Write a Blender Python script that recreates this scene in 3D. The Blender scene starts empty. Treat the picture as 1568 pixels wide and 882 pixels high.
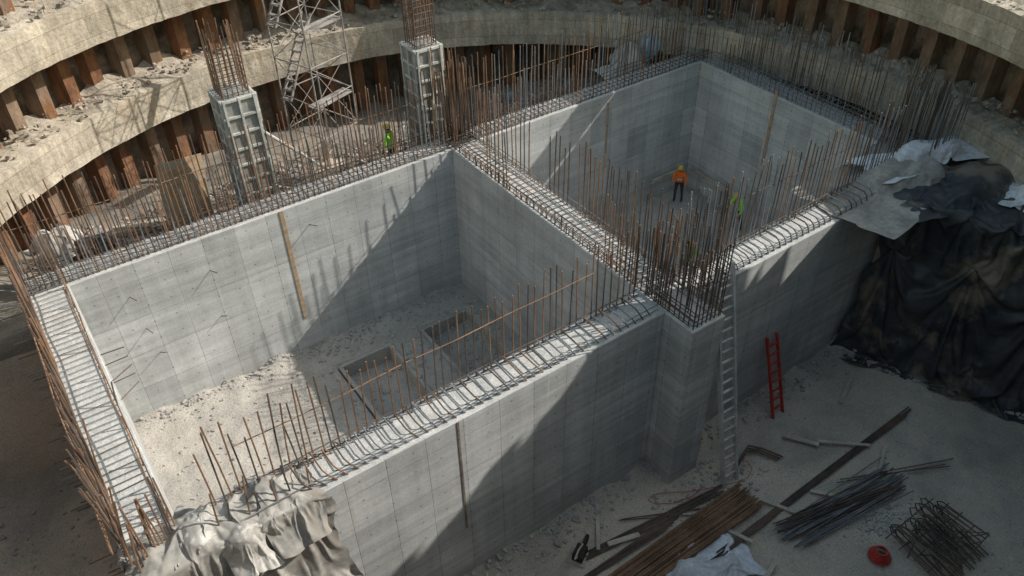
import bpy, math, random
from mathutils import Vector, Matrix, noise
random.seed(7)
R=random.random
def U(a,b): return a+(b-a)*R()
scene=bpy.context.scene
COL=scene.collection
CX,CY=9.4,13.6; RIN=15.0; ZT=5.4; ZF=-.35
# ------------------------------------------------------------ mesh builder
class MB:
    def __init__(s): s.v=[];s.f=[];s.m=[]
    def tube(s,pts,r,n=5,mat=0,cap=True):
        pts=[Vector(p) for p in pts]; base=len(s.v); k=len(pts)
        prev=None
        for i,p in enumerate(pts):
            if i==0:t=pts[1]-pts[0]
            elif i==k-1:t=pts[-1]-pts[-2]
            else:t=(pts[i+1]-pts[i]).normalized()+(pts[i]-pts[i-1]).normalized()
            if t.length<1e-9:t=Vector((0,0,1))
            t.normalize()
            if prev is None:
                a=Vector((0,0,1)) if abs(t.z)<.9 else Vector((1,0,0))
                x=t.cross(a).normalized()
            else:
                x=(prev-t*prev.dot(t)).normalized()
            prev=x;y=t.cross(x)
            rr=r[i] if isinstance(r,(list,tuple)) else r
            for j in range(n):
                an=2*math.pi*j/n
                s.v.append(p+x*math.cos(an)*rr+y*math.sin(an)*rr)
        for i in range(k-1):
            for j in range(n):
                a=base+i*n+j;b=base+i*n+(j+1)%n
                s.f.append((a,b,b+n,a+n));s.m.append(mat)
        if cap:
            s.f.append(tuple(base+j for j in range(n))[::-1]);s.m.append(mat)
            s.f.append(tuple(base+(k-1)*n+j for j in range(n)));s.m.append(mat)
    def box(s,lo,hi,mat=0,topmat=None):
        x0,y0,z0=lo;x1,y1,z1=hi;b=len(s.v)
        s.v+= [Vector(p) for p in ((x0,y0,z0),(x1,y0,z0),(x1,y1,z0),(x0,y1,z0),(x0,y0,z1),(x1,y0,z1),(x1,y1,z1),(x0,y1,z1))]
        for q,t in (((3,2,1,0),0),((4,5,6,7),1),((0,1,5,4),0),((1,2,6,5),0),((2,3,7,6),0),((3,0,4,7),0)):
            s.f.append(tuple(b+i for i in q));s.m.append(topmat if (t and topmat is not None) else mat)
    def beam(s,p0,p1,w,h,mat=0,up=(0,0,1)):
        p0=Vector(p0);p1=Vector(p1);t=(p1-p0).normalized();u=Vector(up)
        x=t.cross(u)
        if x.length<1e-4:x=t.cross(Vector((1,0,0)))
        x.normalize();y=x.cross(t).normalized();b=len(s.v)
        for p in (p0,p1):
            for sx,sy in ((-1,-1),(1,-1),(1,1),(-1,1)):
                s.v.append(p+x*sx*w/2+y*sy*h/2)
        for q in ((0,1,2,3),(7,6,5,4),(0,4,5,1),(1,5,6,2),(2,6,7,3),(3,7,4,0)):
            s.f.append(tuple(b+i for i in q));s.m.append(mat)
    def grid(s,nu,nv,fn,mat=0,matfn=None):
        b=len(s.v)
        for i in range(nu+1):
            for j in range(nv+1):
                s.v.append(Vector(fn(i/nu,j/nv)))
        for i in range(nu):
            for j in range(nv):
                a=b+i*(nv+1)+j
                s.f.append((a,a+nv+1,a+nv+2,a+1));s.m.append(matfn(i,j) if matfn else mat)
    def rock(s,p,sz,mat=0):
        b=len(s.v);p=Vector(p)
        rot=Matrix.Rotation(U(0,6.28),3,'Z')@Matrix.Rotation(U(-.5,.5),3,'X')
        sc=(U(.6,1.3),U(.5,1),U(.35,.8))
        for c in ((-1,-1,-1),(1,-1,-1),(1,1,-1),(-1,1,-1),(-1,-1,1),(1,-1,1),(1,1,1),(-1,1,1)):
            q=Vector((c[0]*sc[0]*U(.4,1),c[1]*sc[1]*U(.4,1),c[2]*sc[2]*U(.4,1)))*sz*.5
            s.v.append(p+rot@q)
        for q in ((3,2,1,0),(4,5,6,7),(0,1,5,4),(1,2,6,5),(2,3,7,6),(3,0,4,7)):
            s.f.append(tuple(b+i for i in q));s.m.append(mat)
    def make(s,name,mats,smooth=False,parent=None):
        me=bpy.data.meshes.new(name);me.from_pydata([tuple(v) for v in s.v],[],s.f)
        for m in (mats if isinstance(mats,(list,tuple)) else [mats]): me.materials.append(m)
        me.polygons.foreach_set('material_index',s.m)
        if smooth: me.polygons.foreach_set('use_smooth',[True]*len(s.f))
        me.update();o=bpy.data.objects.new(name,me);COL.objects.link(o)
        if parent:o.parent=parent
        return o
def empty(name,loc=(0,0,0),rz=0):
    e=bpy.data.objects.new(name,None);COL.objects.link(e);e.location=loc;e.rotation_euler=(0,0,rz);return e
def fbm(x,y,z=0,o=4): return noise.fractal(Vector((x,y,z)),1.0,2.0,o)
def sst(a,b,x):
    t=max(0,min(1,(x-a)/(b-a)));return t*t*(3-2*t)
# ------------------------------------------------------------ materials
class NT:
    def __init__(s,name):
        s.m=bpy.data.materials.new(name);s.m.use_nodes=True;s.t=s.m.node_tree;s.b=s.t.nodes['Principled BSDF']
        s.tc=s.t.nodes.new('ShaderNodeTexCoord').outputs['Object']
    def n(s,ty,ins=None,**k):
        nd=s.t.nodes.new(ty)
        for a,b in k.items(): setattr(nd,a,b)
        for a,b in (ins or {}).items():
            if hasattr(b,'is_output') : s.t.links.new(b,nd.inputs[a])
            else: nd.inputs[a].default_value=b
        return nd
    def l(s,a,b): s.t.links.new(a,b)
    def noise(s,scale,detail=5,vec=None,rough=.55,dist=0):
        return s.n('ShaderNodeTexNoise',{'Vector':vec or s.tc,'Scale':scale,'Detail':detail,'Roughness':rough,'Distortion':dist}).outputs['Fac']
    def ramp(s,f,stops):
        r=s.n('ShaderNodeValToRGB',{'Fac':f});e=r.color_ramp.elements
        while len(e)<len(stops): e.new(.5)
        for i,(p,c) in enumerate(stops):
            e[i].position=p;e[i].color=(c,c,c,1) if not isinstance(c,tuple) else (*c,1)
        return r.outputs['Color']
    def mix(s,f,a,b,mode='MIX'):
        nd=s.n('ShaderNodeMix',data_type='RGBA',blend_type=mode)
        for idx,val in ((0,f),(6,a),(7,b)):
            if hasattr(val,'is_output'): s.l(val,nd.inputs[idx])
            else: nd.inputs[idx].default_value=(*val,1) if isinstance(val,tuple) else val
        return nd.outputs[2]
    def math(s,op,a,b=0.0,c=0.0):
        nd=s.n('ShaderNodeMath',operation=op)
        for i,v in enumerate((a,b,c)):
            if hasattr(v,'is_output'): s.l(v,nd.inputs[i])
            else: nd.inputs[i].default_value=v
        return nd.outputs[0]
    def scalev(s,v,sc): return s.n('ShaderNodeVectorMath',{0:v,1:sc},operation='MULTIPLY').outputs[0]
    def out(s,col,rough=.9,bump=None,bs=.4,bd=.02,metal=0,spec=.3):
        if hasattr(col,'is_output'): s.l(col,s.b.inputs['Base Color'])
        else: s.b.inputs['Base Color'].default_value=(*col,1)
        s.b.inputs['Roughness'].default_value=rough;s.b.inputs['Metallic'].default_value=metal
        s.b.inputs['Specular IOR Level'].default_value=spec
        if bump is not None:
            bn=s.n('ShaderNodeBump',{'Height':bump,'Strength':bs,'Distance':bd});s.l(bn.outputs[0],s.b.inputs['Normal'])
        return s.m
def concrete_wall_mat():
    k=NT('formed_concrete');sp=k.n('ShaderNodeSeparateXYZ',{0:k.tc}).outputs
    u=k.math('ADD',sp[0],sp[1]);v=k.n('ShaderNodeCombineXYZ',{0:u,1:sp[2]}).outputs[0]
    wv=k.n('ShaderNodeVectorMath',{0:v,1:k.scalev(k.n('ShaderNodeTexNoise',{'Vector':v,'Scale':1.2}).outputs['Color'],(.02,.02,0))},operation='ADD').outputs[0]
    br=k.n('ShaderNodeTexBrick',{'Vector':wv,'Color1':(.43,.44,.44,1),'Color2':(.55,.555,.55,1),'Mortar':(.29,.295,.3,1),'Scale':1.0,'Mortar Size':.010,'Mortar Smooth':.6,'Bias':0.0,'Brick Width':.93,'Row Height':1.21})
    br.offset=0
    n1=k.noise(.55,7,v,.65);n2=k.noise(1.0,5,k.scalev(v,(.25,4.2,1)),.65);n3=k.noise(14,4,v);n4=k.noise(1.0,4,k.scalev(v,(2.5,.25,1)))
    c=k.mix(1.0,br.outputs['Color'],k.ramp(n1,[(.3,.8),(.7,1.12)]),'MULTIPLY')
    c=k.mix(1.0,c,k.ramp(n2,[(.3,.8),(.68,1.1)]),'MULTIPLY')
    c=k.mix(1.0,c,k.ramp(n3,[(.3,.9),(.7,1.08)]),'MULTIPLY')
    c=k.mix(1.0,c,k.ramp(n4,[(.3,.88),(.6,1.05)]),'MULTIPLY')
    fr=k.n('ShaderNodeVectorMath',{0:k.scalev(v,(1/.62,1/.605,1))},operation='FRACTION').outputs[0]
    sb=k.n('ShaderNodeVectorMath',{0:fr,1:(.5,.5,0)},operation='SUBTRACT').outputs[0]
    le=k.n('ShaderNodeVectorMath',{0:sb},operation='LENGTH').outputs['Value']
    dot=k.math('LESS_THAN',le,.042)
    c=k.mix(k.math('MULTIPLY',dot,.6),c,(.12,.12,.12))
    foot=k.ramp(k.math('ADD',sp[2],k.math('MULTIPLY',n1,1.2)),[(.25,1.0),(1.0,0.0)])
    c=k.mix(k.math('MULTIPLY',foot,.45),c,(.4,.37,.32))
    run=k.ramp(k.noise(1.0,5,k.scalev(v,(5,.35,1)),.6),[(.6,0.0),(.72,1.0)])
    c=k.mix(k.math('MULTIPLY',run,.35),c,(.64,.63,.6))
    rs=k.ramp(k.noise(1.0,5,k.scalev(v,(3.1,.3,1)),.6),[(.62,0.0),(.74,1.0)])
    c=k.mix(k.math('MULTIPLY',rs,.3),c,(.38,.3,.22))
    h=k.math('ADD',k.math('MULTIPLY',n2,.6),k.math('MULTIPLY',n3,.4));h=k.math('SUBTRACT',h,br.outputs['Fac'])
    return k.out(c,.85,h,.35,.015)
def ring_mat():
    k=NT('ring_beam_concrete');sp=k.n('ShaderNodeSeparateXYZ',{0:k.tc}).outputs
    an=k.math('ARCTAN2',k.math('SUBTRACT',sp[1],CY),k.math('SUBTRACT',sp[0],CX))
    v=k.n('ShaderNodeCombineXYZ',{0:k.math('MULTIPLY',an,15.0),1:sp[2]}).outputs[0]
    br=k.n('ShaderNodeTexBrick',{'Vector':v,'Color1':(.46,.4,.32,1),'Color2':(.6,.53,.43,1),'Mortar':(.32,.27,.21,1),'Scale':1.0,'Mortar Size':.012,'Mortar Smooth':.5,'Bias':0.0,'Brick Width':2.4,'Row Height':.63})
    br.offset=.5
    n1=k.noise(.9,8,v,.7);n2=k.noise(1.0,6,k.scalev(v,(3.5,.5,1)),.7);n3=k.noise(9,6,k.tc,.65)
    c=k.mix(1.0,br.outputs['Color'],k.ramp(n1,[(.32,.72),(.68,1.15)]),'MULTIPLY')
    c=k.mix(1.0,c,k.ramp(n2,[(.35,.74),(.65,1.12)]),'MULTIPLY')
    c=k.mix(1.0,c,k.ramp(n3,[(.35,.78),(.65,1.12)]),'MULTIPLY')
    rs=k.ramp(k.noise(1.0,5,k.scalev(v,(2.2,.25,1)),.6),[(.56,0.0),(.7,1.0)])
    c=k.mix(k.math('MULTIPLY',rs,.45),c,(.32,.21,.12))
    return k.out(c,.9,k.math('ADD',n3,n1),.7,.04)
def simple(name,c1,c2,sc=3,rough=.9,bs=.4,bd=.02,metal=0,stretch=None,spots=None,lo=.35,hi=.65,sl=.52):
    k=NT(name);v=k.scalev(k.tc,stretch) if stretch else k.tc
    n1=k.noise(sc,6,v,.6);n2=k.noise(sc*7,4,v,.6)
    c=k.ramp(n1,[(lo,c1),(hi,c2)])
    c=k.mix(1.0,c,k.ramp(n2,[(.3,.78),(.7,1.15)]),'MULTIPLY')
    if spots:
        c=k.mix(k.ramp(k.noise(sc*.6,6,v,.65),[(sl,0.0),(sl+.1,1.0)]),c,spots)
    return k.out(c,rough,k.math('ADD',n1,k.math('MULTIPLY',n2,.5)),bs,bd,metal)
M={}
M['wall']=concrete_wall_mat()
M['top']=simple('rough_concrete_top',(.42,.42,.41),(.58,.57,.55),2.5,.95,.7,.04)
M['ring']=ring_mat()
M['rust']=simple('rusty_steel',(.1,.05,.03),(.3,.15,.08),1.9,.9,.8,.05,stretch=(1,1,.4),spots=(.17,.125,.09),sl=.5)
M['rust2']=simple('rusty_steel_dusty',(.13,.085,.06),(.28,.2,.145),1.9,.9,.8,.05,stretch=(1,1,.4),spots=(.2,.1,.05),sl=.55)
M['rustdark']=simple('dirty_steel',(.06,.042,.03),(.26,.21,.165),1.2,.95,.7,.05)
M['rebar']=simple('rebar_steel',(.075,.063,.056),(.18,.125,.095),.9,.7,.3,.004,metal=.1)
M['rebarg']=simple('rebar_grey',(.14,.148,.16),(.28,.285,.29),1.1,.6,.3,.004,metal=.1)
M['rebarr']=simple('rebar_rust',(.17,.1,.062),(.31,.19,.12),1.5,.8,.3,.004)
def ground_mat(name,a,b,c3,gr):
    k=NT(name)
    n1=k.noise(.35,7,None,.6,.4);n2=k.noise(2.2,7,None,.65);n3=k.noise(24,4)
    vo=k.n('ShaderNodeTexVoronoi',{'Vector':k.tc,'Scale':9.0}).outputs['Distance']
    c=k.ramp(n1,[(.35,a),(.55,b),(.75,c3)])
    c=k.mix(k.ramp(n2,[(.5,0.0),(.7,.7)]),c,gr)
    c=k.mix(1.0,c,k.ramp(n3,[(.3,.75),(.7,1.2)]),'MULTIPLY')
    h=k.math('ADD',k.math('MULTIPLY',n2,1.0),k.math('MULTIPLY',n3,.35));h=k.math('SUBTRACT',h,k.math('MULTIPLY',vo,.25))
    return k.out(c,.97,h,.7,.06)
M['ground']=ground_mat('sandy_ground',(.34,.305,.26),(.52,.445,.36),(.58,.5,.41),(.42,.395,.36))
M['terrace']=ground_mat('terrace_dirt',(.15,.14,.125),(.27,.24,.205),(.34,.305,.26),(.24,.225,.205))
M['chamber']=ground_mat('chamber_dust',(.32,.3,.275),(.42,.39,.35),(.48,.44,.39),(.38,.365,.34))
M['soil']=simple('dry_soil_rubble',(.24,.205,.165),(.45,.395,.33),1.3,.97,.9,.06)
M['rubble']=simple('rubble_stone',(.3,.285,.27),(.48,.46,.43),.9,.95,.4,.02)
M['tarpblk']=simple('dark_tarpaulin',(.025,.03,.038),(.075,.078,.082),.9,.45,.3,.02,spots=(.2,.17,.135),sl=.52)
M['tarpgry']=simple('grey_tarpaulin',(.22,.215,.2),(.4,.38,.35),1.2,.75,.3,.02,spots=(.27,.24,.21))
M['tarplt']=simple('light_tarpaulin',(.38,.37,.345),(.58,.56,.53),1.6,.7,.3,.02,spots=(.33,.3,.27))
M['tarpwht']=simple('white_tarpaulin',(.5,.52,.56),(.74,.75,.78),1.3,.5,.3,.02)
M['tarpblu']=simple('blue_tarpaulin',(.2,.33,.42),(.4,.5,.56),1.3,.5,.3,.02)
M['form']=simple('formwork_steel',(.4,.42,.4),(.6,.6,.57),1.5,.6,.3,.01,spots=(.34,.27,.2),sl=.56)
M['formp']=simple('formwork_panel',(.22,.225,.22),(.38,.38,.36),1.5,.7,.3,.01,spots=(.27,.2,.15),sl=.56)
M['alu']=simple('aluminium',(.42,.42,.41),(.62,.61,.59),3,.5,.2,.005,metal=.2)
M['scaf']=simple('scaffold_steel',(.2,.18,.165),(.42,.39,.36),3,.6,.2,.005)
M['red']=simple('red_fibreglass',(.38,.035,.03),(.52,.07,.055),3,.5,.1,.005)
M['wood']=simple('site_timber',(.3,.2,.12),(.46,.34,.22),2,.9,.4,.01,stretch=(1,1,4),spots=(.33,.3,.26))
M['plank']=simple('weathered_plank',(.38,.33,.27),(.55,.49,.41),2,.9,.4,.01)
M['black']=simple('black_rubber',(.015,.015,.015),(.04,.04,.04),3,.6,.1,.005)
M['orange']=simple('orange_workwear',(.85,.15,.02),(.95,.24,.04),5,.8,.3,.01)
M['green']=simple('hi_vis_green',(.3,.8,.08),(.42,.88,.12),5,.8,.3,.01)
M['denim']=simple('dark_trousers',(.03,.035,.05),(.06,.065,.08),5,.9,.3,.01)
M['skin']=simple('skin',(.35,.19,.12),(.42,.24,.16),5,.6,.1,.002)
M['helmy']=simple('helmet_plastic',(.6,.42,.1),(.7,.5,.14),5,.35,.05,.002)
M['hair']=simple('hair',(.02,.015,.01),(.03,.02,.015),9,.8,.3,.002)
M['reflect']=simple('reflective_tape',(.6,.6,.58),(.75,.75,.72),5,.4,.1,.002)
# ------------------------------------------------------------ draped sheets (relaxed as real cloth)
def simcloth(name,nu,nv,fn,colliders,pins,frames=30,shrink=-.15,mat=None,bend=.4,seed=1,jit=.09):
    vs=[];fs=[]
    for i in range(nu+1):
        for j in range(nv+1):
            p=Vector(fn(i/nu,j/nv));p+=Vector((noise.noise(p*2.3+Vector((seed,0,0))),noise.noise(p*2.1+Vector((0,seed,0))),noise.noise(p*1.9+Vector((0,0,seed)))))*jit;vs.append(tuple(p))
    for i in range(nu):
        for j in range(nv):
            a=i*(nv+1)+j;fs.append((a,a+nv+1,a+nv+2,a+1))
    me=bpy.data.meshes.new(name);me.from_pydata(vs,[],fs);o=bpy.data.objects.new(name,me);COL.objects.link(o)
    g=o.vertex_groups.new(name='pin')
    ids=[i*(nv+1)+j for i in range(nu+1) for j in range(nv+1) if pins and pins(i,j)]
    if ids: g.add(ids,1.0,'ADD')
    c=o.modifiers.new('c','CLOTH');s=c.settings
    s.quality=5;s.mass=.3;s.tension_stiffness=12;s.compression_stiffness=12;s.shear_stiffness=4;s.bending_stiffness=bend;s.air_damping=2
    s.shrink_min=shrink
    if ids:s.vertex_group_mass='pin'
    c.collision_settings.distance_min=.03;c.collision_settings.use_self_collision=False;c.collision_settings.collision_quality=2
    c.point_cache.frame_start=1;c.point_cache.frame_end=frames
    cols=[]
    for kind,a,b in colliders:
        if kind=='box':
            x0,y0,z0=a;x1,y1,z1=b
            m=bpy.data.meshes.new('c');m.from_pydata([(x0,y0,z0),(x1,y0,z0),(x1,y1,z0),(x0,y1,z0),(x0,y0,z1),(x1,y0,z1),(x1,y1,z1),(x0,y1,z1)],[],[(3,2,1,0),(4,5,6,7),(0,1,5,4),(1,2,6,5),(2,3,7,6),(3,0,4,7)])
        elif kind=='sph':
            V=[];F=[];n=12;k=7
            for i in range(k+1):
                for j in range(n):
                    th=2*math.pi*j/n;ph=math.pi*i/k;w=1+.25*noise.noise(Vector((th,ph*2,a[0])))
                    V.append((a[0]+w*b[0]*math.sin(ph)*math.cos(th),a[1]+w*b[1]*math.sin(ph)*math.sin(th),a[2]+w*b[2]*math.cos(ph)))
            for i in range(k):
                for j in range(n):
                    p=i*n+j;q=i*n+(j+1)%n;F.append((p,p+n,q+n,q))
            m=bpy.data.meshes.new('c');m.from_pydata(V,[],F)
        else:
            m=bpy.data.meshes.new('c');m.from_pydata(a,[],b)
        q=bpy.data.objects.new('c',m);COL.objects.link(q);q.modifiers.new('k','COLLISION');q.collision.thickness_outer=.02;q.collision.cloth_friction=40;cols.append(q)
    for f in range(1,frames+1): scene.frame_set(f)
    dg=bpy.context.evaluated_depsgraph_get();nm=bpy.data.meshes.new_from_object(o.evaluated_get(dg))
    for q in cols+[o]: bpy.data.objects.remove(q)
    o=bpy.data.objects.new(name,nm);COL.objects.link(o);nm.polygons.foreach_set('use_smooth',[True]*len(nm.polygons))
    scene.frame_set(1)
    nm.materials.clear();nm.materials.append(mat)
    ss=o.modifiers.new('s','SUBSURF');ss.levels=1;ss.render_levels=1
    return o
prof=[(11.6,4.7),(11.35,5.5),(10.75,5.8),(10.15,5.75),(9.98,5.2),(9.95,4.2),(9.93,3.2),(9.9,2.2)]
def dr(u,v):
    x=-1.3+u*3.5;i=v*7;a=min(int(i),6);f=i-a
    y=prof[a][0]*(1-f)+prof[a+1][0]*f;z=prof[a][1]*(1-f)+prof[a+1][1]*f
    if v<.2: y+=.5*noise.noise(Vector((x*1.3,0,0)))
    return (x+.3*noise.noise(Vector((v*4,3,0)))*(1 if u>.8 else 0),y,z)
WB=[('box',(-1.2,10.2,-1),(11,11.2,ZT)),('sph',(.1,10.6,5.45),(.4,.35,.3)),('sph',(1.45,10.8,5.4),(.3,.22,.32)),('sph',(-.75,10.6,5.4),(.25,.3,.25)),('sph',(.75,10.2,5.3),(.25,.22,.28)),('sph',(1.95,10.4,5.3),(.2,.2,.22))]
simcloth('grey_tarpaulin',100,96,dr,WB,lambda i,j:j==29 and i%14==3,28,-.33,M['tarpgry'],.22,jit=.12)
simcloth('light_tarpaulin',46,50,lambda u,v:(.45+u*.8-.4*v,9.75+v*1.15,6.2-1.6*max(0,.4-v)),WB,None,20,-.33,M['tarplt'],.2,5,.12)
simcloth('grey_tarpaulin',46,50,lambda u,v:(1.25+u*1.0+.1*v,9.8+v*1.3,6.1-1.6*max(0,.35-v)),WB,None,19,-.33,M['tarpgry'],.2,9,.14)
simcloth('light_tarpaulin',40,40,lambda u,v:(-.6+u*.9,10.2+v*1.2,6.05),WB,None,18,-.33,M['tarplt'],.2,12,.14)
BD=Vector((.395,-.918,0));BN=Vector((.918,.395,0));BA=Vector((19.72,10.95,0))
BP=lambda s,o,z:tuple(BA+BD*s+BN*o+Vector((0,0,z)))
bank=('mesh',[BP(-1,3,5.45),BP(9.5,3,5.45),BP(9.5,.1,5.45),BP(-1,.1,5.45),BP(9.5,-.3,-.35),BP(-1,-.3,-.35),BP(9.5,-6,-.35),BP(-1,-6,-.35)],[(3,2,1,0),(5,4,2,3),(7,6,4,5)])
def hg(u,v):
    s=u*7.6+.95
    if v<.22:o=1.9*(1-v/.22)-.05;z=5.7+.1*math.sin(s*3)
    else:
        t=(v-.22)/.78;o=-.1-.45*t;z=5.6-t*6.0
        if z<-.25: o-=(-.25-z)*1.0;z=-.25
    return BP(s,o,z)
simcloth('dark_tarpaulin',125,104,hg,[bank],lambda i,j:(j==0) or (j==24 and i%17<2) or (j==45 and i%37==9),34,-.24,M['tarpblk'],.3,jit=.14)
def flat(cx,cy,z,rx,ry,rot):
    def f(u,v):
        a=(u*2-1)*rx*(1+.2*noise.noise(Vector((v*3,cx,0))));b=(v*2-1)*ry*(1+.2*noise.noise(Vector((u*3,cy,4))))
        return (cx+a*math.cos(rot)-b*math.sin(rot),cy+a*math.sin(rot)+b*math.cos(rot),z)
    return f
def heap(name,cx,cy,zb,rx,ry,h,mat,rot=0,n=50,shrink=-.3,seed=2):
    rnd=random.Random(seed*7+1)
    cs=[('box',(cx-4,cy-4,zb-.6),(cx+4,cy+4,zb))]
    for i in range(4):
        cs.append(('sph',(cx+rnd.uniform(-.5,.5)*rx,cy+rnd.uniform(-.5,.5)*ry,zb+h*.3),(rx*rnd.uniform(.25,.45),ry*rnd.uniform(.25,.45),h*rnd.uniform(.5,.9))))
    return simcloth(name,n,n,flat(cx,cy,zb+h*1.15+.1,rx,ry,rot),cs,None,22,shrink,mat,.15,seed,.14)
heap('grey_tarpaulin',20.9,10.6,ZT,2.0,1.1,.5,M['tarpgry'],.1,60,-.4,3)
heap('dark_tarpaulin',22.9,9.0,ZT,2.2,1.3,.4,M['tarpblk'],-.5,54,-.35,4)
heap('white_tarpaulin',22.2,10.5,ZT+.3,1.6,.6,.45,M['tarpwht'],-.25,50,-.4,5)
heap('white_tarpaulin',23.2,7.3,ZT+.1,.8,.9,.4,M['tarpwht'],.3,40,-.35,6)
heap('white_tarpaulin',-.1,22.5,4.6,.7,1.0,1.0,M['tarplt'],.2,44,-.4,7)
heap('dark_tarpaulin',.9,21.8,4.4,1.0,.6,.8,M['tarpblk'],.1,40,-.35,8)
heap('white_tarpaulin',20.6,22.2,4.7,1.0,.8,1.1,M['tarplt'],.3,44,-.4,9)
heap('blue_tarpaulin',22.1,22.0,5.0,.9,.6,.8,M['tarpblu'],.1,36,-.3,10)
heap('white_tarpaulin',10.25,6.75,ZF,1.15,.75,.4,M['tarpwht'],0,44,-.35,11)
# ------------------------------------------------------------ walls
def wall(name,lo,hi):
    m=MB();m.box(lo,hi,0,1);o=m.make(name,[M['wall'],M['top']])
    bv=o.modifiers.new('b','BEVEL');bv.width=.02;bv.segments=1;return o
wall('concrete_wall',(-1.2,20,-.9),(23.5,21,ZT))
wall('concrete_wall',(-1.2,10.2,-.9),(11.398,11.2,ZT))
wall('concrete_wall',(12.502,10.2,-.9),(23.5,11.2,ZT))
wall('concrete_wall',(-1.2,11.202,-.9),(-.2,19.998,ZT))
wall('concrete_wall',(22.5,11.202,-.9),(23.5,19.998,ZT))
wall('concrete_dividing_wall',(11.4,9.25,-.9),(12.5,19.998,ZT))
# ------------------------------------------------------------ pit ground
SUMPS=[(5.9,7.7,14.3,18.6),(8.9,10.7,14.3,18.6)]
def hpit(x,y):
    n=fbm(x*.5,y*.5)*.10+fbm(x*2,y*2,5)*.035
    inx=-.7<x<23; iny=10.7<y<20.5
    if inx and iny:
        for a,b,c,d in SUMPS:
            if a<x<b and c<y<d: return -.5+n*1.8
        z=n*.6
        if x<5.5: z+=.05+.10*fbm(x*1.3,y*1.3,3)
        d=min(abs(x+.2),abs(20-y),abs(y-11.2)); z+=.18*max(0,1-d/.7)*(.6+fbm(x,y,9)) if x<11 else 0
        return z
    if y>=20.5:
        return 4.1-.16*(y-21)+n*1.6+(0.5*sst(22,25,x))
    if x>=23: return 4.4+n*2
    if x<-.7:
        return ZF-.2+4.4*sst(19.6,20.6,y)+n*1.5+.5*sst(-2.5,-5,x)
    xb=19.9+(10.2-y)*.43+.35
    b=sst(0,.5,x-xb)
    z=ZF+n*.9
    w=max(0,1-(10.2-y)/.9);z+=.22*w*(.5+fbm(x*1.2,y,4))
    if x<20.5 and y>1: z+=.28*max(0,1-abs(x-xb+.3)/1.2)*(.6+fbm(x*2,y*2,6))
    return z+b*(5.25)
def pitfn(u,v):
    x=-7.4+u*33.6;y=-3.2+v*33.6
    return (x,y,hpit(x,y))
def pmat(i,j):
    x=-7.4+i/250*33.6;y=-3.2+j/250*33.6
    if y>20.4 or x>22.8: return 1
    if x<-1: return 0
    return 2 if y>10.6 else 0
m=MB();m.grid(250,250,pitfn,matfn=pmat);m.make('pit_floor',[M['ground'],M['terrace'],M['chamber']],True)
for a,b,c,d in SUMPS:
    m=MB();k=.06;z=.015
    m.box((a-k,c-k,-.9),(b+k,c+k,z));m.box((a-k,d-k,-.9),(b+k,d+k,z))
    m.box((a-k,c+k+.002,-.9),(a+k,d-k-.002,z-.002));m.box((b-k,c+k+.002,-.9),(b+k,d-k-.002,z-.002))
    m.make('sump_kerb',M['chamber'])
# ------------------------------------------------------------ outside ground + rim
def rim(x,y):  # heights shaped out of view for the light: tall right-front blocks sun
    if x>CX:
        return 15.9-(15.9-9.75)*sst(5.6,7.2,y)+ (2.2*sst(26,29,y))
    return 11.6
def gout3(u,v):
    a=2*math.pi*u;r=16.45+(v**3)*600
    x=CX+math.cos(a)*r;y=CY+math.sin(a)*r
    z=rim(CX+math.cos(a)*16.4,CY+math.sin(a)*16.4);k=sst(0,5,r-16.4)
    z=z*(1-k)+10.5*k
    if v>0: z+=.08*fbm(x*.7,y*.7)
    if math.cos(a)>0 and y>6: z=min(z,9.75+.15*fbm(x,y)) if y>7 else z
    return (x,y,z)
m=MB();m.grid(240,40,gout3);m.make('ground',M['soil'],True)
# ------------------------------------------------------------ sheet piles
m=MB();NP=94;prof2=[(0,16.42),(.24,16.42),(.36,15.98),(.72,15.98),(.84,16.42)]
for i in range(NP):
    jr=U(-.1,.08);jt=U(-.06,.06);jz=U(-.03,.03);fm=2 if R()<.3 else 0
    for j,(t,r) in enumerate(prof2):
        t2,r2=prof2[(j+1)%5] if j<4 else (1,16.42)
        if 0<t<1:t+=jt
        if 0<t2<1:t2+=jt
        if r<16.2:r+=jr
        if r2<16.2:r2+=jr
        a0=2*math.pi*(i+t)/NP;a1=2*math.pi*(i+t2)/NP
        zt=rim(CX+16.4*math.cos(a0),CY+16.4*math.sin(a0))+.25+.15*math.sin(i*7.7)
        b=len(m.v);NZ=9
        for a,rr in ((a0,r),(a1,r2)):
            for q in range(NZ+1):
                z=-1.2+(zt+1.2)*q/NZ
                aa=a+(jz*(q-5)/15*.15 if rr<16.2 else 0)
                m.v.append(Vector((CX+rr*math.cos(aa),CY+rr*math.sin(aa),z)))
        for q in range(NZ):
            m.f.append((b+q,b+q+1,b+NZ+2+q,b+NZ+1+q));m.m.append(1 if j in(0,4) else fm)
m.make('sheet_pile_wall',[M['rust'],M['rustdark'],M['rust2']])
def ring(name,z0,z1):
    m=MB();n=180
    sec=[(15.97,z0),(15.0,z0),(15.0,z0+(z1-z0)*.5),(15.0,z1),(15.5,z1+.02),(15.97,z1+.02)]
    def fn(u,v):
        r,z=sec[int(round(v*(len(sec)-1)))];an=2*math.pi*u
        x=math.cos(an)*8;y=math.sin(an)*8
        w=fbm(x,y,z0)*.04+fbm(x*4,y*4,z0+z)*.02
        return (CX+(r+w)*math.cos(an),CY+(r+w)*math.sin(an),z+fbm(x*3,y*3,z+7)*.03)
    m.grid(n*3,len(sec)-1,fn);return m.make(name,M['ring'])
ring('concrete_ring_beam',5.3,6.55);ring('concrete_ring_beam',8.55,9.8)
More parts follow.
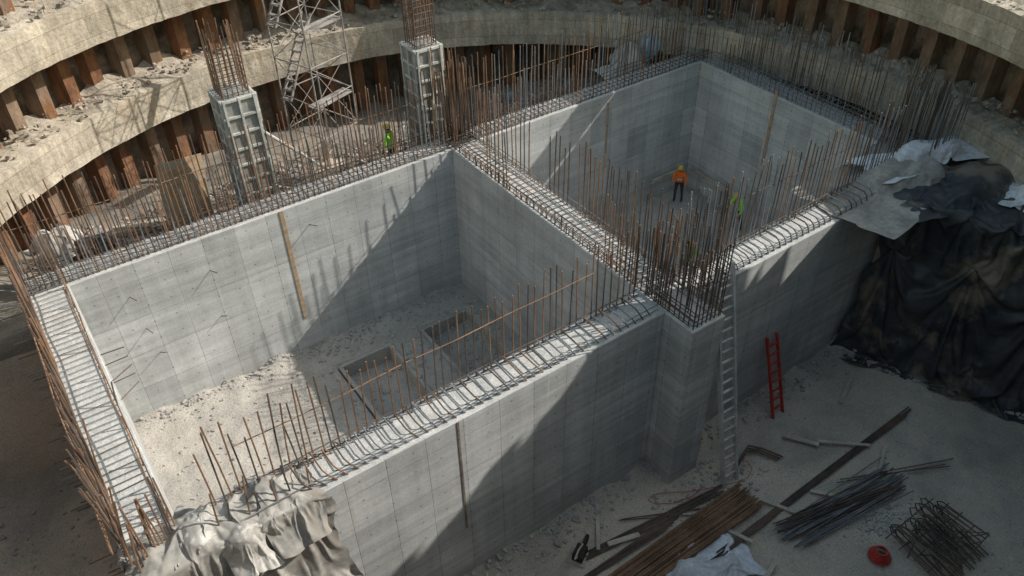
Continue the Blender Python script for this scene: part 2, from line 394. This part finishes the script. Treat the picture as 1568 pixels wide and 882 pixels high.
def ledge(name,z1):
    m=MB()
    def fn(u,v):
        an=2*math.pi*u;r=15.12+v*1.2
        x=math.cos(an)*16;y=math.sin(an)*16
        z=z1-.05+ (v**1.2)*(.32+.4*fbm(x*.5,y*.5,z1))+ .12*fbm(x*2+v*3,y*2,z1+3)
        if v==0:z=z1-.05
        return (CX+r*math.cos(an),CY+r*math.sin(an),z)
    m.grid(900,8,fn);return m.make(name,M['soil'])
ledge('soil_ledge',6.57);ledge('soil_ledge',9.82)
m=MB();ys=[14.6+i*.9 for i in range(8)]  # added unseen panels; slot between them lets a sun streak onto the back wall
def ptx(y,r=16.9): return CX+math.sqrt(r*r-(y-CY)**2)
for i in range(7):
    a=(ptx(ys[i]),ys[i]);b=(ptx(ys[i+1]),ys[i+1])
    m.beam((a[0],a[1],10.4),(b[0],b[1],10.4),.03,1.7,0);m.beam((a[0],a[1],12.3),(b[0],b[1],12.3),.03,1.4,0)
    m.beam((a[0],a[1],9.5),(a[0],a[1],13.0),.07,.07,1)
m.make('unseen_sun_blocker',[M['form'],M['scaf']])
# ------------------------------------------------------------ rebar helpers
RR=.0178
def vbar(m,x,y,z0,h,r=RR,tilt=.015,mat=0):
    dx=random.gauss(0,tilt)*h;dy=random.gauss(0,tilt)*h
    m.tube([(x,y,z0),(x+dx*.4,y+dy*.4,z0+h*.5),(x+dx,y+dy,z0+h)],r,5,mat)
def vrow(m,p0,p1,sp,h,hj=.12,r=RR,z0=ZT-.03,mats=(0,),tilt=.015):
    p0=Vector(p0);p1=Vector(p1);L=(p1-p0).length;n=int(L/sp)
    for i in range(n+1):
        p=p0.lerp(p1,(i+U(-.2,.2))/max(n,1))
        vbar(m,p.x,p.y,z0,h*(1+U(-hj,hj)),r,tilt,random.choice(mats))
def hbar(m,p0,p1,r=.014,mat=0,sag=.02):
    p0=Vector(p0);p1=Vector(p1);n=max(2,int((p1-p0).length/1.2));pts=[]
    for i in range(n+1):
        p=p0.lerp(p1,i/n);p+=Vector((U(-1,1),U(-1,1),U(-1,1)))*sag;pts.append(p)
    m.tube(pts,r,5,mat)
def hoop(m,a,b,h,r=.014,mat=0,z=ZT-.03,lean=(0,0)):
    a=Vector((*a,z));b=Vector((*b,z));l=Vector((lean[0],lean[1],0));d=(b-a)
    pts=[a,a+Vector((0,0,h*.7))+l*.7,a+d*.12+Vector((0,0,h))+l,b-d*.12+Vector((0,0,h))+l,b+Vector((0,0,h*.7))+l*.7,b]
    m.tube(pts,r,5,mat)
RB=[M['rebar'],M['rebarg'],M['rebarr']]
# front wall, left part
m=MB()
vrow(m,(2.4,11.08),(11.2,11.08),.2,2.0,.1,mats=(0,0,2,2))
vrow(m,(.6,11.0),(2.4,10.95),.16,1.9,.25,mats=(0,2),tilt=.04)
vrow(m,(.4,10.45),(2.2,10.4),.3,1.0,.3,mats=(0,2),tilt=.07)
hbar(m,(1.2,11.05,ZT+1.35),(9.8,11.05,ZT+1.42),.013,2,.03)
for zz in (.05,.22): hbar(m,(.8,11.06,ZT+zz),(11.3,11.06,ZT+zz),.014,0)
for zz in (.05,.22): hbar(m,(.8,10.33,ZT+zz),(11.3,10.33,ZT+zz),.014,1)
x=2.3
while x<11.2:
    hoop(m,(x,10.31),(x+U(-.03,.03),10.98),.36+U(0,.08),.018,random.choice((0,1,1,2)),lean=(-.24,0));x+=.23
m.make('wall_starter_rebar',RB)
# front wall, right part
m=MB()
vrow(m,(12.7,11.08),(19.6,11.08),.16,2.3,.1,mats=(0,1,0,2))
vrow(m,(12.7,10.9),(14.4,10.9),.18,2.2,.15,mats=(0,1))
x=12.7
while x<19.7:
    hoop(m,(x,10.31),(x,10.98),.36+U(0,.08),.017,random.choice((0,1,1)),lean=(-.2,0));x+=.23
for zz in (.05,.22): hbar(m,(12.6,10.33,ZT+zz),(19.8,10.33,ZT+zz),.014,1);hbar(m,(12.6,11.06,ZT+zz),(19.8,11.06,ZT+zz),.014,0)
hbar(m,(12.8,11.1,ZT+1.5),(19,11.1,ZT+1.5),.012,0)
vrow(m,(19.6,11.0),(23.4,11.0),.14,2.3,.15,mats=(0,1))
vrow(m,(22.0,10.3),(23.4,10.3),.16,2.3,.15,mats=(0,1))
for i in range(30): vbar(m,U(22.2,23.6),U(10.3,12),ZT,U(2,2.9),RR,.03,random.choice((0,1)))
m.make('wall_starter_rebar',RB)
# back wall
m=MB()
vrow(m,(-1.0,20.12),(11.2,20.12),.16,1.7,.15,mats=(0,0,2,1))
vrow(m,(-1.0,20.88),(11.3,20.88),.14,2.4,.1,mats=(0,0,2,2))
vrow(m,(12.6,20.12),(22.4,20.12),.18,1.7,.15,mats=(0,2,1))
vrow(m,(12.6,20.88),(23.4,20.88),.16,2.3,.1,mats=(0,1,2))
for yy in (20.1,20.88):
    for zz in (.05,.2,.34): hbar(m,(-1.1,yy+.02,ZT+zz),(23.4,yy+.02,ZT+zz),.014,0)
hbar(m,(-1,20.9,ZT+1.5),(11.3,20.9,ZT+1.5),.012,2);hbar(m,(12.6,20.9,ZT+1.4),(20.3,20.9,ZT+1.5),.013,2)
x=-1
while x<23.4:
    hoop(m,(x,20.12),(x,20.88),.14,.012,0);x+=.22
m.make('wall_starter_rebar',RB)
# left wall
m=MB()
y=11.3
while y<21:
    m.tube([(-1.12,y,ZT+.05),(-.27,y+U(-.03,.03),ZT+.05)],.010,5,random.choice((0,1)));y+=.2
vrow(m,(-1.12,11.0),(-1.12,20.9),.18,1.5,.25,mats=(0,2,0),tilt=.03)
vrow(m,(-1.1,17.0),(-1.15,21),.1,2.6,.15,mats=(0,2))
vrow(m,(-.28,11.2),(-.28,19.8),.9,.55,.3,mats=(0,2),tilt=.06)
vrow(m,(-1.0,10.4),(-.2,10.9),.08,1.6,.2,mats=(0,2),tilt=.06)
vrow(m,(-1.1,10.6),(-1.05,13),.1,1.9,.2,mats=(0,2),tilt=.06)
for zz in (.08,.5): hbar(m,(-1.12,10.4,ZT+zz),(-1.12,21,ZT+zz),.015,random.choice((0,2)))
hbar(m,(-.27,10.9,ZT+.07),(-.27,20,ZT+.07),.014,0)
for k in range(2): hbar(m,(-1.2-.04*k,10.3,ZT+1.0+.06*k),(-1.25,21,ZT+1.0+.06*k),.015,2,.03)
hbar(m,(-.32,10.9,ZT+.5),(-.3,20.5,ZT+.62),.017,2,.03)
for i in range(44):
    y=U(11.5,20);z=U(1.5,5);m.tube([(-1.1,y,z),(-1.85,y+.05,z)],.015,5,random.choice((1,1,0)))
m.make('wall_starter_rebar',RB)
# right wall
m=MB()
vrow(m,(22.62,11.4),(22.62,20),.2,1.3,.2,mats=(0,1))
vrow(m,(23.4,11.0),(23.4,21),.14,2.4,.1,mats=(0,1))
for xx in (22.6,22.85,23.1,23.4):
    for zz in (.08,.3): hbar(m,(xx,11,ZT+zz),(xx,21,ZT+zz),.014,1)
y=11.2
while y<20.9:
    hoop(m,(22.6,y),(23.4,y),.36,.014,1);y+=.24
m.make('wall_starter_rebar',RB)
# dividing wall
m=MB();y=11.3
while y<20.9:
    hoop(m,(11.5,y),(12.4,y),.26,.014,random.choice((0,2)));y+=.2
for xx in (11.48,11.7,12.2,12.42):
    for zz in (.05,.26): hbar(m,(xx,9.4,ZT+zz),(xx,20.9,ZT+zz),.014,random.choice((0,2,1)))
vrow(m,(12.42,11.3),(12.42,14.8),.15,2.2,.1,mats=(0,0,2))
vrow(m,(11.48,10.2),(11.48,12.6),.16,2.0,.1,mats=(0,2))
vrow(m,(12.42,15.3),(12.42,16.2),.2,2.0,.1,mats=(0,))
vrow(m,(12.42,17.2),(12.42,20.4),.22,2.0,.1,mats=(0,2))
vrow(m,(11.5,17.0),(11.5,18.1),.2,1.9,.1,mats=(0,2))
vrow(m,(11.48,12.3),(11.48,20),.3,.4,.3,mats=(0,2))
for i in range(48): vbar(m,U(11.2,12.7),U(20.05,21.0),ZT,U(2.0,3.1),RR,.03,random.choice((0,2)))
for i in range(11):
    vbar(m,11.5,9.35+i*.16,ZT,U(1.9,2.4),RR,.025,0);vbar(m,12.4,9.35+i*.16,ZT,U(1.9,2.4),RR,.025,0)
for i in range(7): vbar(m,11.5+i*.14,9.35,ZT,U(1.9,2.4),RR,.025,0);vbar(m,11.6+i*.13,10.9,ZT,U(1.9,2.5),RR,.025,2)
for i in range(12): vbar(m,U(11.5,12.4),U(9.5,11),ZT,U(1.4,2.4),RR,.03,random.choice((0,1)))
for zz in (.12,.25,.4,1.2):
    m.tube([(11.47,9.32,ZT+zz),(12.43,9.32,ZT+zz),(12.43,10.9,ZT+zz),(11.47,10.9,ZT+zz),(11.47,9.32,ZT+zz)],.013,5,0)
m.make('wall_starter_rebar',RB)
m=MB()
for x,z in ((1.0,4.4),(1.1,3.2),(1.2,2.2),(3.1,2.6),(3.2,4.3),(6.3,4.6)):
    dz=U(0,.2);dy=U(.2,.35);m.tube([(x,20.05,z),(x+U(.08,.18),20-dy,z+dz)],.013,5,0)
for z in (3.6,3.9,4.2,4.5,4.8): m.tube([(-.25,U(17,17.6),z),(.35,17.5,z+.03)],.016,5,0)
m.make('wall_dowel_rebar',RB)
m=MB();m.box((5.52,19.975,1.3),(5.64,19.999,ZT-.02));m.box((17.9,19.975,2.4),(17.98,19.999,ZT-.3));m.make('timber_joint_strip',M['wood'])
m=MB();m.box((22.47,16.3,2.6),(22.499,16.42,ZT+.25));m.make('timber_joint_strip',M['wood'])
m=MB();m.box((5.44,10.185,1.6),(5.49,10.199,ZT-.02));m.make('construction_joint_strip',M['rustdark'])
# ------------------------------------------------------------ column formwork
def formcol(x,y,zb,zt,w,hc,brace):
    e=empty('column_formwork',(x,y,0));h=w/2
    m=MB();m.box((-h,-h,zb),(h,h,zt));m.make('panels',M['formp'],parent=e)
    m=MB();n=int((zt-zb)/.5)
    for i in range(n+1):
        z=zb+.03+i*(zt-zb-.06)/n;t=h+.06
        m.box((-t,-t,z-.035),(t,-h-.002,z+.035));m.box((-t,h+.002,z-.035),(t,t,z+.035))
        m.box((-t,-h+.002,z-.034),(-h-.002,h-.002,z+.034));m.box((h+.002,-h+.002,z-.034),(t,h-.002,z+.034))
    for k in (-1,0,1):
        for sg in (-1,1):
            a=k*(h-.03)
            m.box((a-.03,sg*(h+.03)-.045,zb),(a+.03,sg*(h+.03)+.045,zt+.02));m.box((sg*(h+.03)-.045,a-.03,zb),(sg*(h+.03)+.045,a+.03,zt+.02))
    m.make('ribs',M['form'],parent=e)
    m=MB();t=h-.1;k=5
    for i in range(k+1):
        a=-t+2*t*i/k
        for px,py in ((a,-t),(a,t),(-t,a),(t,a)): vbar(m,px,py,zt-.1,hc*U(.9,1.08),.018,.012,random.choice((0,2)))
    z=zt+.1
    while z<zt+hc*.6:
        m.tube([(-t,-t,z),(t,-t,z),(t,t,z),(-t,t,z),(-t,-t,z)],.014,5,0);z+=.2
    m.make('rebar_cage',RB,parent=e)
    if brace:
        m=MB();m.tube([(h,-h,zb+3.4),(h+1.7,-h-.4,zb+1.6)],.05,8);m.tube([(h,0,zb+1.3),(h+1.6,-.2,zb+.5)],.03,8)
        m.make('push_pull_prop',M['form'],parent=e)
formcol(5.65,22.3,3.6,8.2,.95,2.0,True);formcol(11.75,22.1,3.6,8.15,.9,2.6,False)
# lattice tower
e=empty('lattice_scaffold_tower',(9.3,25.4,0),.35)
m=MB();w=.85
for sx in(-1,1):
    for sy in (-1,1): m.tube([(sx*w,sy*w,3.0),(sx*w*.98,sy*w,13)],.028,6)
z=3.4
while z<12.5:
    c=[(-w,-w),(w,-w),(w,w),(-w,w)]
    for i in range(4):
        a=c[i];b=c[(i+1)%4]
        m.tube([(*a,z),(*b,z+U(-.1,.1))],.018,5)
        if R()<.75:m.tube([(*a,z),(*b,z+1.3)],.014,5)
        if R()<.75:m.tube([(*b,z),(*a,z+1.3)],.014,5)
    z+=1.3
m.make('lattice',M['scaf'],parent=e)
m=MB()
for z,z2 in ((5.8,8.4),(8.4,11)):
    for i in range(2): m.beam((-w,-w+.1+i*.26,z+.05),(w,-w+.1+i*.26,z+.06),.22,.04)
    for yy in (.45,.85): m.beam((-w,yy,z),(w*.8,yy,z2),.05,.08)
    for i in range(9):
        t=i/9;m.beam((-w+t*1.5,.5,z+.05+t*2.55),(-w+t*1.5,.85,z+.05+t*2.55),.16,.03)
m.make('stair_platforms',M['scaf'],parent=e)
# ------------------------------------------------------------ ladders
def ladder(name,b,t,w,step,mat,rw=.035,rh=.09):
    e=empty(name);m=MB();b=Vector(b);t=Vector(t);d=(t-b)
    side=Vector((1,0,0));side=(side-d.normalized()*side.dot(d.normalized())).normalized()
    up=side.cross(d).normalized()
    for s in(-1,1): m.beam(b+side*s*w/2,t+side*s*w/2,rw,rh,0,up)
    m.make('rails',mat,parent=e);m=MB();n=int(d.length/step)
    for i in range(1,n):
        p=b+d*(i/n);m.beam(p-side*w/2,p+side*w/2,.06,.045)
    m.make('rungs',mat,parent=e);return e
ladder('extension_ladder',(12.85,8.3,ZF),(13.2,10.08,6.1),.52,.3,M['alu'],.075,.12)
ladder('red_ladder',(15.9,9.2,ZF),(16.0,10.12,2.2),.42,.3,M['red'],.05)
# ------------------------------------------------------------ floor items
def bundle(name,p0,p1,n,w,mat,jl=.3,r=.016,fan=0,layers=1):
    m=MB();p0=Vector((*p0,0));p1=Vector((*p1,0));t=(p1-p0).normalized();s=Vector((-t.y,t.x,0))
    for i in range(n):
        o=U(-w/2,w/2);o2=o+U(-fan,fan);z=ZF+.07+U(0,.03*layers)
        a=p0+s*o+t*U(-jl,jl);b=p1+s*o2+t*U(-jl,jl);a.z=z;b.z=z+U(-.01,.03)
        m.tube([a,(a+b)/2+Vector((0,0,U(0,.01))),b],r,5,0)
    return m.make(name,mat)
bundle('rebar_bundle',(10.9,6.85),(19.0,6.98),12,.18,M['rebar'],.3,.021)
bundle('rebar_bundle',(8.0,7.6),(12.9,7.62),70,.8,M['rebarr'],.12,.018,.05,5)
bundle('rebar_bundle',(12.8,6.1),(16.6,5.75),34,.75,M['rebarg'],.35,.018,.3,4)
bundle('rebar_bundle',(12.9,6.3),(16.3,5.5),18,.6,M['rebar'],.35,.019,.3,6)
bundle('rebar_bundle',(8.2,8.8),(12.4,8.3),12,.24,M['rebar'],.25,.019,.06)
bundle('rebar_bundle',(7.6,8.35),(10.6,8.25),9,.2,M['rebar'],.3,.019,.1)
bundle('loose_rebar',(15.5,6.3),(18.5,4.9),3,.5,M['rebar'],.4,.015,.2)
bundle('loose_rebar',(9.5,9.2),(11.9,7.9),3,.3,M['rebar'],.3,.015,.2)
m=MB()
for i in range(22):
    x=14.7+i*.085+U(-.03,.03);y=U(2.8,3.1);l=U(1.3,1.8);zz=U(.25,.6)
    m.tube([(x,y,ZF+.08),(x+.1,y+l,ZF+.12+zz*.4),(x+.14,y+l+.12,ZF+.2+zz*.5),(x+.12,y+l,ZF+.3+zz*.6),(x+.05,y+.2,ZF+.25+zz)],.018,5)
for i in range(5): m.tube([(14.6,3.0+i*.4,ZF+.3),(16.7,3.1+i*.38,ZF+.35+U(-.1,.2))],.016,5)
for i in range(14): m.tube([(U(14.7,16.2),U(2.9,4.6),ZF),(U(14.7,16.6),U(2.9,4.9),ZF+U(.5,.95))],.015,5)
m.make('bent_rebar_heap',M['rebar'])
m=MB()
for k in range(5):
    pts=[(14.2+(.26-.03*k)*math.cos(a*.35),4.43+(.26-.03*k)*math.sin(a*.35),ZF+.1+k*.05) for a in range(19)];m.tube(pts,.032,6)
m.make('red_hose_coil',M['red'])
m=MB();pts=[(12.9+1.2*math.sin(i*.5)-.12*i+.3*noise.noise(Vector((i*.4,0,0))),8.3+.45*math.cos(i*.7)+.05*i,ZF+.12) for i in range(15)];m.tube(pts,.011,5);m.make('red_cable',M['red'])
m=MB()
for k in range(3): m.tube([(13.3+.1*k,8.5+.06*k,ZF+.1),(14.0+.1*k,8.75+.05*k,ZF+.12),(14.25+.1*k,8.55,ZF+.12),(14.5+.1*k,8.0,ZF+.1)],.03,6)
m.make('bent_rebar',M['rebar'])
def plank(x,y,l,a,w=.14,nm='timber_plank',mat='plank'):
    m=MB();c,s=math.cos(a)*l/2,math.sin(a)*l/2
    m.beam((x-c,y-s,ZF+.11),(x+c,y+s,ZF+.13),w,.045);m.make(nm,M[mat])
plank(15.6,8.1,1.0,-1.0);plank(16.5,7.3,1.5,-.75,.09);plank(9.2,8.6,.9,-.3);plank(11.7,7.0,.9,-1.2,.1);plank(14.6,6.5,.7,-.9,.1);plank(18.3,8.6,1.2,.4,.1);plank(8.9,9.3,1.4,.9,.1);plank(13.3,6.9,1.1,-1.1,.1);plank(16.9,6.3,.9,.5,.08);plank(11.4,5.7,1.0,.3,.12)
e=empty('cutting_machine',(8.05,8.95,ZF),.5)
m=MB();m.box((-.28,-.14,.1),(.12,.14,.32));m.make('motor_body',M['black'],parent=e)
m=MB();m.tube([(.28,-.03,.22),(.28,.03,.22)],.2,20);m.make('blade_guard',M['black'],parent=e)
m=MB();m.tube([(-.28,0,.3),(-.42,0,.42),(-.2,0,.5),(.1,0,.36)],.025,6);m.make('handle',M['plank'],parent=e)
m=MB();m.box((-.35,-.22,0.02),(.2,.22,.07));m.make('base_plate',M['plank'],parent=e)
m=MB();m.beam((3.6,23.2,3.4),(3.9,23.6,6.0),1.5,.03,0,(0.2,-1,0));m.make('plywood_sheet',M['wood'])
m=MB();m.beam((18.9,13.6,0),(18.7,13.2,2.2),1.1,.03,0,(0,1,.2));m.make('plywood_sheet',M['wood'])
m=MB();m.beam((20.5,19.9,.9),(22.2,19.9,.9),.1,.16);m.beam((22.4,19.7,.9),(22.4,17.2,.9),.1,.16);m.make('timber_waler',M['plank'])
for (x,y,a,n) in ((7.6,22.9,.15,6),(2.2,24.3,-.3,5),(15.0,22.6,.05,7),(8.6,23.9,.5,4)):
    m=MB()
    for i in range(n):
        zz=hpit(x,y)+.1+.08*(i//3);o=(i%3)*.22;c,s=math.cos(a+U(-.05,.05)),math.sin(a+U(-.05,.05));l=U(1.6,2.6)/2
        m.beam((x-c*l-s*o,y-s*l+c*o,zz),(x+c*l-s*o,y+s*l+c*o,zz),.18,.06)
    m.make('timber_stack',M['plank'])
# ------------------------------------------------------------ rubble
m=MB()
def scat(n,fx,fy,s0,s1):
    for i in range(n):
        x=fx();y=fy(x) if fy.__code__.co_argcount else fy()
        s=s0+(s1-s0)*R()**3
        m.rock((x,y,hpit(x,y)+s*.15),s)
scat(900,lambda:U(2,19.8),lambda:10.15-abs(random.gauss(0,.4)),.04,.2)
scat(500,lambda:U(10.5,14),lambda:U(7.6,9.2),.03,.16)
scat(500,lambda:random.gauss(15.3,.5),lambda:random.gauss(5.2,.3),.03,.14)
scat(1100,lambda:U(5,21.5),lambda:U(1.5,10),.02,.08)
scat(600,lambda:U(19.5,22),lambda x:10.2-(x-19.6)/.43+U(-.9,.3),.04,.2)
scat(900,lambda:U(-.1,5.5),lambda:U(11.5,19.9),.03,.13)
scat(500,lambda:U(-.1,11),lambda:19.95-abs(random.gauss(0,.3)),.04,.16)
scat(1100,lambda:U(5.5,11.2),lambda:U(13.5,19.8),.03,.17)
scat(900,lambda:U(12.6,22.4),lambda:U(11.3,19.9),.03,.2)
scat(700,lambda:U(-6,-1.3),lambda:U(8,20),.04,.2)
scat(1500,lambda:U(-1,23),lambda:U(21.1,26),.05,.3)
m.make('rubble',M['rubble'])
m=MB()
for z1 in (6.6,9.85):
    for i in range(3000):
        a=U(0,2*math.pi);r=U(15.1,15.95);s=.03+.2*R()**4
        m.rock((CX+r*math.cos(a),CY+r*math.sin(a),z1+.02+(r-15.1)*.35),s)
m.make('ledge_rubble',M['soil'])
m=MB()
for i in range(420):
    x=U(-1,22);y=U(21.3,25);z=hpit(x,y)+.1;a=U(0,3.14);l=U(.4,2.5)
    m.tube([(x,y,z),(x+l*math.cos(a),y+l*math.sin(a)*.6,z+U(0,.5))],.015,4,random.choice((0,1,2)))
for i in range(60):
    x=U(12.8,22);y=U(11.5,14.5);a=U(0,3.14);l=U(.4,2)
    m.tube([(x,y,.12),(x+l*math.cos(a),min(19,y+l*math.sin(a)*.6),U(.1,.4))],.015,4,random.choice((0,1,2)))
m.make('loose_rebar',RB)
# ------------------------------------------------------------ workers
def skinmesh(name,chains,mats,matfn,parent,sub=2):
    me=bpy.data.meshes.new(name);vs=[];es=[];rs=[];idx={}
    for ch in chains:
        pv=None
        for p,r in ch:
            key=tuple(round(c,4) for c in p)
            if key not in idx: idx[key]=len(vs);vs.append(p);rs.append(r)
            i=idx[key]
            if pv is not None: es.append((pv,i))
            pv=i
    me.from_pydata(vs,es,[]);o=bpy.data.objects.new(name,me);COL.objects.link(o)
    sk=o.modifiers.new('s','SKIN');sk.use_smooth_shade=True
    for i,d in enumerate(me.skin_vertices[0].data):
        d.radius=(rs[i],rs[i]);d.use_root=(i==0)
    ss=o.modifiers.new('u','SUBSURF');ss.levels=sub;ss.render_levels=sub
    dg=bpy.context.evaluated_depsgraph_get();nm=bpy.data.meshes.new_from_object(o.evaluated_get(dg))
    bpy.data.objects.remove(o);o=bpy.data.objects.new(name,nm);COL.objects.link(o);o.parent=parent
    nm.materials.clear()
    for q in mats:nm.materials.append(q)
    for p in nm.polygons: p.material_index=matfn(p.center);p.use_smooth=True
    return o
def worker(loc,rz,top,bend=0.0,armf=.35):
    e=empty('construction_worker',loc,rz)
    pel=(0,0,.95);f=bend
    ch=(0,.10*f+.0,1.15);c2=(0,.25*f,1.34);nk=(0,.34*f,1.48);hd=(0,.38*f+.02,1.6)
    shl=(.17,.27*f,1.42);shr=(-.17,.27*f,1.42)
    el_l=(.25,.10+.27*f,1.15);wl=(.2,.30+.27*f+armf*.1,1.02+armf*.2);el_r=(-.27,.03+.27*f,1.15);wr=(-.26,.14+.27*f,.92)
    chains=[[(pel,.13),(ch,.13),(c2,.14),(nk,.06),(hd,.055)],
     [(c2,.14),(shl,.07),(el_l,.048),(wl,.032)],[(c2,.14),(shr,.07),(el_r,.048),(wr,.032)],
     [(pel,.13),((.1,0,.88),.095),((.12,.05,.5),.06),((.13,-.02,.09),.045),((.14,.15,.05),.045)],
     [(pel,.13),((-.1,0,.88),.095),((-.13,-.02,.5),.06),((-.15,-.1,.09),.045),((-.16,.06,.05),.045)]]
    def mf(c):
        if c.z<.14:return 3
        if c.z<.97:
            return 1 if abs(c.x)<.21 and c.y<.2 else (2 if c.z<.94 and abs(c.x)>.21 else 0)
        if c.z>1.5:return 2
        if 1.08<c.z<1.13 and abs(c.x)<.2:return 4
        return 0
    skinmesh('body',chains,[top,M['denim'],M['skin'],M['black'],M['reflect']],mf,e)
    for w,sg,dn in ((wl,1,(0,.06,-.03)),(wr,-1,(0,.02,-.07))):
        w=Vector(w);d=Vector(dn).normalized();s=Vector((sg,0,0))
        palm=w+d*.08
        skinmesh('palm',[[(tuple(w),.028),(tuple(w+d*.045),(.034)),(tuple(palm),.032)]],[M['skin']],lambda c:0,e,1)
        for k,(off,ln) in enumerate(((-.028,.07),(-.01,.08),(.01,.075),(.028,.058))):
            b=palm+s*off;chs=[[(tuple(b),.0095),(tuple(b+d*ln*.45),.009),(tuple(b+d*ln*.75+Vector((0,0,-.02))),.0085),(tuple(b+d*ln*.8+Vector((0,0,-.045))),.0075)]]
            skinmesh('finger',chs,[M['skin']],lambda c:0,e,1)
        b=w+d*.03-s*.03;skinmesh('thumb',[[(tuple(b),.011),(tuple(b-s*.025+d*.03),.010),(tuple(b-s*.028+d*.06),.008)]],[M['skin']],lambda c:0,e,1)
    m=MB();hc=Vector((0,hd[1]+.01,1.64))
    def hf(u,v):
        th=u*2*math.pi;ph=v*math.pi
        x=math.sin(ph)*math.sin(th);y=math.sin(ph)*math.cos(th);z=-math.cos(ph)
        w=.078*(1-.18*max(0,-z));yy=.098*y
        if y>0:
            yy+=.022*math.exp(-((x/.16)**2+((z+.1)/.22)**2))
            yy-=.008*math.exp(-(((abs(x)-.38)/.18)**2+((z-.12)/.15)**2))
            yy+=.006*math.exp(-((x/.35)**2+((z+.42)/.08)**2))
        return (hc.x+w*x,hc.y+yy,hc.z+.118*z)
    m.grid(32,24,hf)
    m.m=[1 if (m.v[f[0]].z>hc.z+.03 and m.v[f[0]].y<hc.y+.03) or (m.v[f[0]].y<hc.y-.03 and m.v[f[0]].z>hc.z-.05) else 0 for f in m.f]
    for sg in(-1,1):
        b=hc+Vector((sg*.08,0,0));m.tube([b+Vector((0,0,-.03)),b+Vector((sg*.012,-.008,0)),b+Vector((0,0,.03))],[.008,.014,.008],6,0)
    m.make('head',[M['skin'],M['hair']],True,e)
    m=MB()
    def he(u,v):
        th=u*2*math.pi;ph=v*math.pi/2
        return (hc.x+.108*math.sin(th)*math.cos(ph),hc.y+.128*math.cos(th)*math.cos(ph),hc.z+.045+.115*math.sin(ph))
    m.grid(28,10,he)
    def brim(u,v):
        th=u*2*math.pi;k=1+v*(.12+.25*max(0,math.cos(th))**2)
        return (hc.x+.108*math.sin(th)*k,hc.y+.128*math.cos(th)*k,hc.z+.043-.01*v)
    m.grid(28,2,brim);m.make('helmet',M['helmy'],True,e)
    return e
worker((21.3,19.2,.03),2.2,M['orange'],.5,.6)
worker((10.3,22.1,3.98),.6,M['green'],.2,.3)
worker((21.7,16.4,.03),1.6,M['green'],.6,.5)
worker((17.9,15.3,.03),3.0,M['green'],.3,.3)
# ------------------------------------------------------------ camera, light
cam=bpy.data.cameras.new('camera');co=bpy.data.objects.new('camera',cam);COL.objects.link(co)
r_=Vector((.8185,-.5740,-.0179));u_=Vector((.3748,.5103,.7741));f_=Vector((.4353,.6404,-.6328))
f_.normalize();r_=f_.cross(u_).normalized();u_=r_.cross(f_).normalized()
mt=Matrix((r_,u_,-f_)).transposed().to_4x4();mt.translation=Vector((0,0,18.4));co.matrix_world=mt
cam.sensor_width=36;cam.lens=28.58;cam.clip_end=3000;cam.clip_start=.1;scene.camera=co
L=Vector((-1,.38,-.8)).normalized()
sd=bpy.data.lights.new('sun','SUN');sd.energy=5;sd.angle=math.radians(.5);sd.color=(1,.95,.87)
so=bpy.data.objects.new('sun',sd);COL.objects.link(so);so.rotation_euler=L.to_track_quat('-Z','Y').to_euler()
w=bpy.data.worlds.new('World');scene.world=w;w.use_nodes=True;nt=w.node_tree
sky=nt.nodes.new('ShaderNodeTexSky');sky.sky_type='NISHITA';sky.sun_disc=False
sky.sun_elevation=math.radians(36.8);sky.sun_rotation=math.radians(110.8);sky.air_density=3.0;sky.dust_density=2.6;sky.ozone_density=3.2
nt.links.new(sky.outputs[0],nt.nodes['Background'].inputs[0]);nt.nodes['Background'].inputs[1].default_value=.15
scene.view_settings.view_transform='Standard';scene.view_settings.look='None';scene.view_settings.exposure=0
